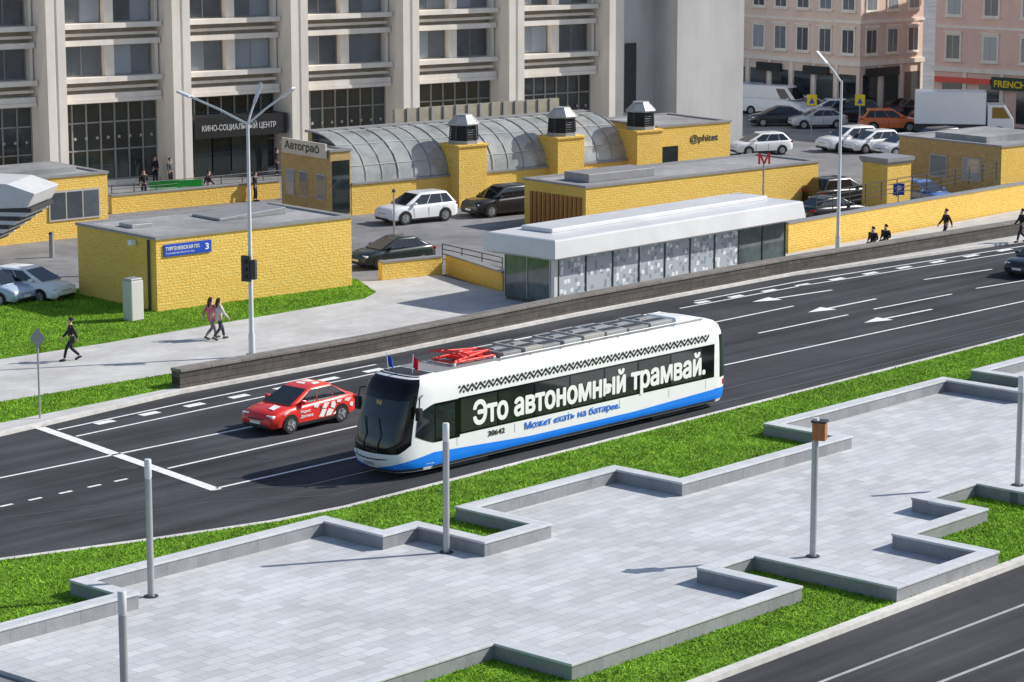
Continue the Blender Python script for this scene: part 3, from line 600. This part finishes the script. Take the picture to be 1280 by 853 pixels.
a=g(1108,266); t=ybox('small_tower','small square yellow tower with grey cap beside the railing',a,R(40),2.0,1.9,2.75,cat='tower')
MB().box(-.15,2.15,-.15,2.05,2.88,3.1).build('cap',M['cap'],t)
a=g(1250,250); t=ybox('corner_building','yellow low building with shade-coloured side wall at the right edge',a,R(40),8,8.0,3.1)
MB().box(-.03,-.005,0.02,7.98,0.02,3.08).build('side_wall',M['tan_yshade'],t)  # darker brick sheet paints shade onto this yellow side
for y in (2.2,4.8):
    w=MB().box(-.08,-.035,y-.7,y+.7,.9,2.3).build('window',M['frame'],t); MB().box(-.1,-.085,y-.6,y+.6,1,2.2).build('pane',M['glass'],w)
MB().box(1,6,2,6,3.13,3.5).build('roof_unit',M['roof'],t)
def wallthing(name,label,px,h,th,m,z0=0,cap='cap'):
    p=G(px); o=p[0].copy(); t=thing(name,label,'wall',o); q=[v-o for v in p]
    MB().ribbon(q,0,th,z0,h).build('wall_base',M[m],t); MB().ribbon(q,-.04,th+.04,h,h+.08).build('coping',M[cap],t); return t
wallthing('retaining_wall','yellow brick retaining wall below the railing on the right',[(985,318),(1140,289),(1290,262),(1500,226)],1.55,.4,'yellow')
wallthing('parapet_wall','low yellow parapet nearer the kiosk',[(478,354),(553,346)],.95,.35,'yellow')
wallthing('parapet_wall','low yellow parapet running down toward the pavilion',[(557,343),(628,367)],.95,.35,'yellow')
wallthing('garden_wall','low yellow brick wall before the cinema entrance',[(140,268),(350,248)],1.0,.35,'yellow')
def railing(label,px,h=1.0,z=0.,step=1.5):
    p=G(px,z); t=thing('railing',label,'railing',p[0]); q=[v-p[0] for v in p]; r=MB()
    for i in range(len(q)-1):
        L=(q[i+1]-q[i]).length; n=max(1,int(L/step))
        for j in range(n+(1 if i==len(q)-2 else 0)): c=q[i].lerp(q[i+1],j/n); MB().tube([c,c+Vector((0,0,h))],.03,5).build('post',M['dark'],t)
        for zz in (h,h*.75,h*.5,h*.25): r.tube([q[i]+Vector((0,0,zz)),q[i+1]+Vector((0,0,zz))],.025,5)
    r.build('rails',M['dark'],t)
railing('dark railing on top of the yellow retaining wall',[(1020,265),(1140,243),(1245,224)],1.0,1.63)
railing('dark railing beside the low yellow parapets',[(553,330),(628,348)],1.0)
railing('dark railing before the cinema entrance',[(140,253),(355,233)],1.0)
# metro pavilion
o=g(692,383,.12); pz=R(47.3); PL=onl(o,pz,981); o.z=.12; PD=3.0
t=thing('metro_pavilion','white-roofed glass metro pavilion with map-printed panels behind the granite wall','pavilion',o,pz)
def rr(e,z,b=0): return [(-e,-e,z),(PL+e,-e,z),(PL+e,PD+e,z),(-e,PD+e,z)]
MB().loft([rr(.35,2.13),rr(.72,2.27),rr(.60,3.05),rr(.5,3.1)]).build('roof',M['canopy'],t,bevel=.02)
MB().box(1.0,PL-.2,1.0,PD-.1,3.102,3.3).build('roof_panel',M['lightgrey'],t,bevel=.03)
MB().box(.05,PL-.05,.05,PD-.05,0,.15).build('plinth',M['dwall'],t)
n=9; pw=(PL-.3)/n
for i in range(n):
    x=.3+i*pw; MB().box(x+.03,x+pw-.03,.0,.06,.15,2.15).build('glass_panel',M['map'] if i<7 else M['endglass'],t)
    MB().box(x-.035,x+.035,-.04,.1,.15,2.15).build('mullion',M['dark'],t)
MB().box(.02,.3,-.02,.2,0,2.15).build('corner_post',M['lightgrey'],t); MB().box(PL-.06,PL,-.04,.1,0,2.15).build('corner_post',M['dark'],t)
for i in range(2): MB().box(0,.05,.25+i*1.37,1.55+i*1.37,.15,2.15).build('side_glass',M['endglass'],t)
for y in (.2,1.58,2.95): MB().box(-.03,.06,y,y+.05,.15,2.15).build('mullion',M['grey'],t)
MB().box(.3,PL,PD-.06,PD,.15,2.15).build('rear_glass',M['shop'],t); MB().box(PL-.05,PL,.12,PD-.1,.15,2.15).build('end_glass',M['endglass'],t)
# ------------------------------------------------------------------ cinema / office building
o=g(270,224); bz=R(35); lx=lambda p:onl(o,bz,p); c0,c5=lx(66),lx(758); bay=(c5-c0)/5
t=thing('office_building','large pale concrete office block with deep vertical columns and a cinema entrance','building',o,bz)
x_0=c0-2*bay; HT=26; WY=.95
MB().box(x_0,c5+3,WY,14,5.3,HT).build('wall',M['panel'],t); MB().box(x_0,c5+3,1.5,13.9,0,5.28).build('ground_floor_wall',M['panel'],t)
MB().box(c5+.9,c5+4.2,.1,13,0,HT+.5).build('side_wall',M['slab'],t); MB().box(c5+4.2,c5+10.2,-2.5,13,0,HT+2).build('end_tower',M['slab'],t)
MB().box(c5+1.6,c5+2.6,.04,.09,2.4,7.2).build('dark_panel',M['dark'],t)
for i in range(-1,6):
    x=c0+i*bay; MB().prism([(x-.85,WY+.02),(x-.62,-1.1),(x-.1,-1.1),(x-.06,-1.04),(x+.06,-1.04),(x+.1,-1.1),(x+.62,-1.1),(x+.85,WY+.02)],0,HT).build('column',M['concrete'],t)
for i in range(-2,5):
    xa,xb=c0+i*bay+.86,c0+(i+1)*bay-.86
    for r in range(5):
        z=5.5+3.25*r
        MB().box(xa,xb,-.2,WY,z+.98,z+1.28).build('ledge',M['concrete'],t)
        MB().box(xa,xb,.05,WY,z-.05,z+.28).build('ledge',M['concrete'],t)
        MB().box(xa,xb,.35,WY,z+.5,z+.68).build('ledge',M['concrete'],t)
        for q,hw in ((.02,.1),(.5,.3),(.98,.1)):
            x=xa+(xb-xa)*q; MB().box(x-hw,x+hw,.3,WY-.002,z+1.28,z+3.2).build('pier',M['concrete'],t)
        for q0,q1 in ((.05,.445),(.555,.95)):
            x0,x1=xa+(xb-xa)*q0,xa+(xb-xa)*q1
            w=MB().box(x0,x1,WY-.14,WY-.003,z+1.3,z+3.16).build('window',M['oframe'],t); d=(x1-x0)/2
            for j in range(2): MB().box(x0+.04+j*d,x0-.04+(j+1)*d,WY-.155,WY-.142,z+1.36,z+3.1).build('pane',M['glass'],w)
    f=MB().box(xa,xb,.9,1.49,.35,5.2).build('shopfront',M['shop'],t); mu=MB()
    for j in range(8): x=xa+(xb-xa)*j/7; mu.box(x-.04,x+.04,.8,.92,.35,5.2)
    for z in (.35,2.2,3.9,5.1): mu.box(xa,xb,.82,.89,z,z+.09)
    mu.build('mullion',M['oframe'],f); MB().box(xa,xb,.5,1.49,0,.34).build('plinth',M['concrete'],t); MB().box(xa,xb,.0,1.5,5.22,5.44).build('ledge',M['concrete'],t)
    if i!=1:
        for j in range(9):
            cx=xa+(xb-xa)*(j+.5)/9; MB().poly([(cx+(.14 if k%2==0 else .06)*math.sin(k*R(36)),.795,3.0+(.14 if k%2==0 else .06)*math.cos(k*R(36))) for k in range(10)]).build('star_decal',M['frame'],f)
xa,xb=c0+bay+.9,c0+2*bay-.9
e=MB().box(xa,xb,-.9,.55,2.7,4.0).build('entrance_canopy',M['black'],t); text('КИНО-СОЦИАЛЬНЫЙ ЦЕНТР',(xb-xa)*.8,.36,M['txtd'],e,(xa+.5,-.92,3.15),off=.02)
for j in range(4): MB().box(xa+.6+j*(xb-xa-1.2)/4,xa+.5+(j+1)*(xb-xa-1.2)/4,.4,.5,.1,2.68).build('door',M['shop'],t)
# ------------------------------------------------------------------ pink buildings
def pink(name,label,corner,rz,LR,LD,Ht,m,stp=2.35):
    t=thing(name,label,'building',corner,rz)
    MB().box(0,LR,0,LD,0,Ht).build('wall',M[m],t)
    for z,h,p in ((3.9,.35,.15),(7.2,.2,.1),(Ht-.6,.6,.35)):
        MB().ribbon([(0,0),(LR,0),(LR,LD),(0,LD)],-p,-.003,z,z+h,True).build('cornice',M['trim'],t)
    for fc,Lf in ((0,LR),(1,LD)):
        n=int(Lf/stp)
        for i in range(n):
            u=(i+.5)*Lf/n
            def bx(u0,u1,d0,d1,z0,z1): return MB().box(u0,u1,-d1,-d0,z0,z1) if fc==0 else MB().box(-d1,-d0,u0,u1,z0,z1)
            for r in range(3):
                z=4.9+3.35*r; hw,hh=.55,1.75
                w=bx(u-hw-.15,u+hw+.15,.002,.08,z-.12,z+hh+.2).build('window',M['trim'],t); bx(u-hw,u+hw,.083,.1,z,z+hh).build('pane',M['glass'],w); bx(u-.04,u+.04,.102,.115,z,z+hh).build('glazing_bar',M['frame'],w)
                bx(u-hw-.25,u+hw+.25,.002,.2,z-.24,z-.125).build('sill',M['trim'],w); bx(u-hw-.22,u+hw+.22,.002,.24,z+hh+.205,z+hh+.33).build('lintel',M['trim'],w)
            bx(u-.85,u+.85,.002,.05,.3,3.2).build('shop_window',M['shop'],t)
            bx(u+.95,u+1.25,.002,.12,.0,3.88).build('pilaster',M['trim'],t)
    return t
t=pink('pink_building','pink stucco corner building with rows of tall windows and shops below',g(1073,146),R(42),7.6,26,15.5,'pink')
MB().box(.6,4.5,-.3,-.13,3.05,3.7).build('shop_sign',M['black'],t)
for y in (3,8,14,19): MB().box(-.35,-.13,y,y+2.6,3.05,3.7).build('shop_sign',M['black'],t)
ro=g(1166,152); rz_=R(-40); t=pink('rose_building','rose stucco building with a red band and green shop sign at the right edge',ro,rz_,16,14,15.5,'pink2',2.9)
lx=lambda p:onl(ro,rz_,p)
MB().box(.2,lx(1238),-.3,-.13,3.1,3.5).build('shop_sign',M['red'],t); s=MB().box(lx(1240),lx(1310),-.36,-.13,2.75,3.7).build('shop_sign',M['dgreen'],t); text('FRENCH',lx(1283)-lx(1244),.5,M['ysign'],s,(lx(1244),-.37,2.98),off=.05)
# ------------------------------------------------------------------ lamps and signs
def tall_lamp(label,base,h,arms):
    t=thing('street_lamp',label,'street lamp',base,0,'tall street lamps')
    MB().tube([(0,0,0),(0,0,.9),(0,0,1.0),(0,0,h)],[.13,.13,.1,.06],10).build('pole',M['lightgrey'],t,True)
    MB().tube([(0,0,-.02),(0,0,.12)],.24,12).build('base',M['grey'],t)
    for (ax,ay,up) in arms:
        e=Vector((ax,ay,h+up)); d=Vector((ax,ay,up)).normalized()
        a=MB().tube([(0,0,h-.1),(ax*.5,ay*.5,h+up*.5),e],.045,7).build('arm',M['lightgrey'],t,True)
        n=Vector((-d.y,d.x,0)).normalized()*.13; p=Vector(e)-d*.1
        MB().par(p-n-Vector((0,0,.05)),d*.8,n*2,Vector((0,0,.1))).build('lamp_head',M['lightgrey'],a,bevel=.03)
    return t
tall_lamp('tall double-armed street lamp on the pavement beside the kiosk',g(315,446,.12),9.5,[(nv.x*3.5,nv.y*3.5,.8),(-nv.x*2.1,-nv.y*2.1,1.15),(.3,.2,.85)])
tall_lamp('tall street lamp at the right behind the granite wall by the yellow retaining wall',g(1047,318,.12),8.8,[(-.75,.5,.9)])
o=g(315,446,.12)+Vector((0,0,3.1)); t=thing('traffic_light','dark traffic light seen from behind on the tall lamp by the kiosk','traffic light',o,R(-20))
MB().box(-.28,.12,-.3,-.12,0,1.05).build('housing',M['dark'],t,bevel=.03); MB().box(.14,.36,-.32,-.1,.1,.9).build('side_housing',M['dark'],t,bevel=.03); MB().box(-.1,.1,-.14,0,.4,.6).build('bracket',M['grey'],t)
for i in range(3): MB().tube([(-.08,-.3,.2+.3*i),(-.08,-.36,.2+.3*i)],.09,10).build('visor',M['black'],t)
t=thing('street_lamp','thin lamp post behind the dark saloon','street lamp',g(493,330)); MB().tube([(0,0,0),(0,0,3.6)],[.06,.04],8).build('pole',M['grey'],t); MB().tube([(0,0,3.6),(0,0,3.75)],[.12,.05],8).build('lamp_head',M['dark'],t)
t=thing('road_sign','grey diamond road sign seen from behind on a thin pole at the left','road sign',g(50,523,.12),R(15)); MB().tube([(0,0,0),(0,0,3.25)],.035,8).build('pole',M['grey'],t)
MB().par((0,-.03,2.55),(.27,0,.38),(-.27,0,.38),(0,-.02,0)).build('plate',M['grey'],t)
t=thing('metro_sign','red metro letter M on a thin post behind the pavilion','sign',g(953,300),R(10)); MB().tube([(0,0,0),(0,0,4.1)],.05,8).build('pole',M['grey'],t)
text('М',.62,.55,M['red'],t,(-.31,-.08,4.05),off=.04,name='letter')
t=thing('parking_sign','blue parking sign on a post right of the small yellow tower','sign',g(1122,280),R(10)); MB().tube([(0,0,0),(0,0,2.2)],.035,8).build('pole',M['grey'],t)
s=MB().box(-.32,.32,-.06,-.03,1.6,2.25).build('plate',M['sblue'],t); text('P',.26,.42,M['txt'],s,(-.13,-.065,1.72),off=.05)
for px,py,lb in ((1014,170,'yellow square road sign left of the tall lamp in the car park'),(1074,170,'yellow square road sign right of the tall lamp by the white cars')):
    t=thing('road_sign',lb,'road sign',g(px,py),R(-10)); MB().tube([(0,0,0),(0,0,3.0)],.04,8).build('pole',M['grey'],t); s=MB().box(-.36,.36,-.06,-.03,2.2,3.0).build('plate',M['ysign'],t,bevel=.01); MB().poly([(-.2,-.064,2.35),(.2,-.064,2.35),(0,-.064,2.8)]).build('emblem',M['sblue'],s)
def post(label,base,h=3.85):
    t=thing('light_post',label,'light post',base,RZ,'plaza light posts')
    MB().tube([(0,0,0),(0,0,h-.55)],.095,14).build('pole',M['grey'],t,True); MB().tube([(0,0,h-.55),(0,0,h-.5),(0,0,h-.03),(0,0,h)],[.08,.1,.1,.085],14).build('lamp_head',M['lightgrey'],t,True)
    MB().tube([(0,0,0),(0,0,.03)],.2,16).build('base_plate',M['dark'],t); return t
post('slim grey light post in front of the tram on the plaza',g(558,691,.12)); post('slim grey light post left of the tram beside the long bench wall',g(189,746,.12)); post('grey light post cut off by the bottom edge of the photo',g(158,946,.12))
post('grey light post with a brown wooden box near its top',g(1016,696,.12),4.1); post('grey light post at the right edge of the plaza',g(1272,607,.12),3.6)
o=g(1016,696,.12)+Vector((.12,0,3.45)); t=thing('wooden_box','small brown wooden box mounted on top of a plaza light post','box',o,R(-20)); MB().box(-.19,.19,-.16,.16,0,.52).build('body',M['wood'],t,bevel=.015); MB().box(-.22,.22,-.19,.19,.52,.58).build('lid',M['dark'],t)
t=thing('concrete_pillar','squat grey concrete pillar on the lawn in front of the kiosk','pillar',g(167,400,.14),R(50)); MB().box(-.35,.35,-.3,.3,0,1.75).build('shaft',M['slab'],t,bevel=.04); MB().box(-.32,.32,-.27,.27,1.75,1.85).build('cap',M['grey'],t,bevel=.02)
for px,lb in (((65,322),'grey bollard nearest the white hatchback'),((108,345),'grey bollard nearest the kiosk')):
    t=thing('bollard',lb,'bollard',g(*px)); MB().tube([(0,0,0),(0,0,1.2)],.13,12).build('post',M['grey'],t); MB().tube([(0,0,1.2),(0,0,1.3)],[.15,.08],12).build('cap',M['dark'],t)
t=thing('bench','long green bench before the cinema entrance','bench',g(222,246),R(20))
for x in (-1.4,1.4): MB().box(x-.08,x+.08,-.2,.2,0,.42).build('leg',M['dark'],t)
MB().box(-1.6,1.6,-.25,.25,.42,.5).build('seat',M['green'],t); MB().box(-1.6,1.6,.22,.28,.55,.95).build('backrest',M['green'],t)
# ------------------------------------------------------------------ people
def skinned(V,E,Rr,m,name,parent):
    bm=bmesh.new(); lay=bm.verts.layers.skin.verify(); vs=[bm.verts.new(v) for v in V]
    for a,b in E: bm.edges.new((vs[a],vs[b]))
    for v,r in zip(vs,Rr): v[lay].radius=(r,r)
    vs[0][lay].use_root=True; me=bpy.data.meshes.new(name); bm.to_mesh(me); bm.free()
    ob=bpy.data.objects.new(name,me); col.objects.link(ob); s=ob.modifiers.new('s','SKIN'); s.use_smooth_shade=True; ob.modifiers.new('u','SUBSURF').levels=1
    dg=bpy.context.evaluated_depsgraph_get(); dg.update(); m2=bpy.data.meshes.new_from_object(ob.evaluated_get(dg)); bpy.data.objects.remove(ob)
    m2.materials.clear(); m2.materials.append(m); m2.shade_smooth(); o=bpy.data.objects.new(name,m2); col.objects.link(o); o.parent=parent; return o
def person(label,base,rz,top,leg,hair,pose='walk',long=False,k=1.,bag=None,group=None):
    t=thing('person',label,'person',base,rz,group); t.scale=(k,k,k)
    sit=pose=='sit'; D=.43 if sit else 0.
    st=1 if pose=='walk' else .12
    J=[(0,0,.95-D),(0,0,1.15-D),(.02,0,1.36-D),(.03,0,1.51-D),(.05,0,1.61-D),(.04,0,1.70-D)]
    legs=[];arms=[]
    for s in (1,-1):
        f=s*st; y=.095*s
        hip=(0,y,.9-D); kn=(.2*max(f,0)+.03-.02*max(-f,0),y,.5); an=(.32*f if f>0 else .34*f,y,.09+(.08*st if f<0 else 0)); to=(an[0]+.15,y*1.15,.04 if f>0 or pose!='walk' else .05)
        if sit: hip,kn,an,to=(.05,y,.5),(.44,y*1.2,.5),(.42,y*1.2,.09),(.57,y*1.3,.04)
        legs.append((hip,kn,an,to)); sh=(.0,.19*s,1.42-D); el=(-.12*f-.02,.25*s,1.14-D); ha=(-.28*f+.06,.25*s,.9-D)
        if sit: ha=(.26,.16*s,.64)
        arms.append((sh,el,ha))
    V=list(J); E=[(i,i+1) for i in range(5)]; Rr=[.13,.115,.13,.055,.095,.075]
    V.append((.14,0,1.6-D)); E.append((4,6)); Rr.append(.018)
    for l in legs:
        b=len(V); V+=list(l); E+=[(0,b),(b,b+1),(b+1,b+2),(b+2,b+3)]; Rr+=[.09,.06,.042,.035]
    for a in arms:
        b=len(V); V+=list(a); E+=[(2,b),(b,b+1),(b+1,b+2)]; Rr+=[.055,.042,.03]
        h=Vector(a[2])
        for i,(dx,L) in enumerate(((.04,.07),(.03,.1),(.01,.11),(-.01,.1),(-.03,.08))): V.append(h+Vector((dx+.01,0,-L))); E.append((b+2,len(V)-1)); Rr.append(.01)
    skinned(V,E,Rr,M['skin'],'body',t)
    V=[(0,0,(.9 if not long else .72)-D+(.05 if sit else 0)),(0,0,1.15-D),(.02,0,1.37-D),(.025,0,1.47-D)]; E=[(0,1),(1,2),(2,3)]; Rr=[.165,.145,.155,.08]
    for a in arms:
        b=len(V); w=Vector(a[1]).lerp(Vector(a[2]),.9); V+=[a[0],a[1],w]; E+=[(2,b),(b,b+1),(b+1,b+2)]; Rr+=[.078,.06,.048]
    skinned(V,E,Rr,cloth(top),'jacket',t)
    V=[(0,0,.97-D),(0,0,.9-D)]; E=[(0,1)]; Rr=[.15,.14]
    for l in legs:
        b=len(V); w=Vector(l[1]).lerp(Vector(l[2]),.95); V+=[l[0],l[1],w]; E+=[(1,b),(b,b+1),(b+1,b+2)]; Rr+=[.105,.075,.06]
    skinned(V,E,Rr,cloth(leg),'trousers',t)
    for l in legs:
        a,b=Vector(l[2]),Vector(l[3]); MB().tube([(a.x-.07,a.y,max(.045,a.z-.04)),(a.x,a.y,max(.05,a.z-.03)),(b.x,b.y,.045),(b.x+.06,b.y,.035)],[.03,.052,.048,.025],8).build('shoe',M['black'],t,True)
    hr=MB(); rg=[]
    for i in range(6):
        a=R(90-i*(22 if not long else 25)); rg.append([(.03-.01*i+(.105*math.cos(a)+.002)*math.cos(q)*(1 if math.cos(q)<.2 else .75),(.098*math.cos(a)+.002)*math.sin(q),1.675-D+.115*math.sin(a)) for q in [2*math.pi*j/12 for j in range(12)]])
    hr.loft(rg).build('hair',cloth(hair),t,True)
    if long: MB().tube([(-.05,0,1.66),(-.09,0,1.52),(-.1,0,1.38)],[.07,.075,.04],8).build('long_hair',cloth(hair),t,True)
    if bag: MB().box(-.1,.1,.24,.36,.75,1.05).build('bag',cloth(bag),t,bevel=.03)
    return t
dk=(.02,.02,.025); br=(.06,.03,.015)
person('person in black walking on the pavement at the left',g(90,451,.12),R(180)+RZ-R(30),dk,dk,dk,bag=(.03,.03,.03))
person('woman with long hair in a pink top walking beside another on the pavement',g(264,424,.12),R(40),(.6,.14,.22),(.25,.2,.22),br,long=True)
person('woman in a pale jacket and dark trousers walking at the right of the pair',g(274,425,.12),R(40),(.55,.5,.46),(.05,.05,.07),br,long=True,bag=(.4,.1,.1))
for px,py,lb,c,ps in ((180,249,'person in dark clothes at the left of the green bench',dk,'stand'),(261,250,'person in a dark jacket right of the green bench',(.03,.03,.04),'walk'),(319,252,'person in black standing left of the tall lamp by the low wall',dk,'stand'),(346,220,'person in a brown coat beside the cinema column',(.12,.07,.05),'stand'),(194,230,'person in black under the shopfront left of the entrance',dk,'stand'),(213,233,'person in a grey jacket under the shopfront left of the entrance',(.1,.1,.12),'stand')):
    person(lb,g(px,py),R(-60+px%90),c,dk,br,ps)
for px,py,lb,ps in ((1182,303,'person in black walking behind the granite wall at the right','walk'),(1091,316,'person in dark clothes sitting behind the granite wall, left of another','sit'),(1107,313,'person in dark clothes sitting behind the granite wall beside the tall lamp','sit'),(1277,303,'person in black at the right edge behind the granite wall','walk')):
    person(lb,g(px,py,.12),R(200) if ps=='walk' else R(230),dk,(.03,.03,.05),dk,ps)
p=g(1099,314.5,.12); t=thing('stone_bench','low stone bench behind the granite wall under two sitting people','bench',p,RZ-R(5)); MB().box(-.9,.9,-.2,.25,.34,.42).build('seat',M['kerb'],t,bevel=.01)
for x in (-.7,.7): MB().box(x-.1,x+.1,-.15,.2,0,.34).build('leg',M['kerb'],t)
# ------------------------------------------------------------------ light, camera
el=R(35.5); S=Vector((.96*math.cos(el),.283*math.cos(el),math.sin(el))).normalized()
sl=bpy.data.lights.new('sun','SUN'); sl.energy=5; sl.angle=R(.5); sl.color=(1,.955,.88); so=bpy.data.objects.new('sun',sl); col.objects.link(so); so.rotation_euler=S.to_track_quat('Z','Y').to_euler(); so.location=(40,60,60)
w=bpy.data.worlds.new('World'); sc.world=w; w.use_nodes=True; N=w.node_tree.nodes; sk=N.new('ShaderNodeTexSky'); sk.sky_type='NISHITA'; sk.sun_disc=False; sk.sun_elevation=el; sk.sun_rotation=math.atan2(S.x,S.y)
w.node_tree.links.new(sk.outputs[0],N['Background'].inputs[0]); N['Background'].inputs[1].default_value=.125
cam=bpy.data.cameras.new('camera'); cam.sensor_width=36; cam.lens=36*F/1280; cam.clip_end=5000; cam.clip_start=1
co=bpy.data.objects.new('camera',cam); col.objects.link(co); co.location=(0,0,H); co.rotation_euler=(R(90)-P,0,0); sc.camera=co
sc.view_settings.view_transform='Standard'; sc.view_settings.look='None'; sc.view_settings.exposure=0
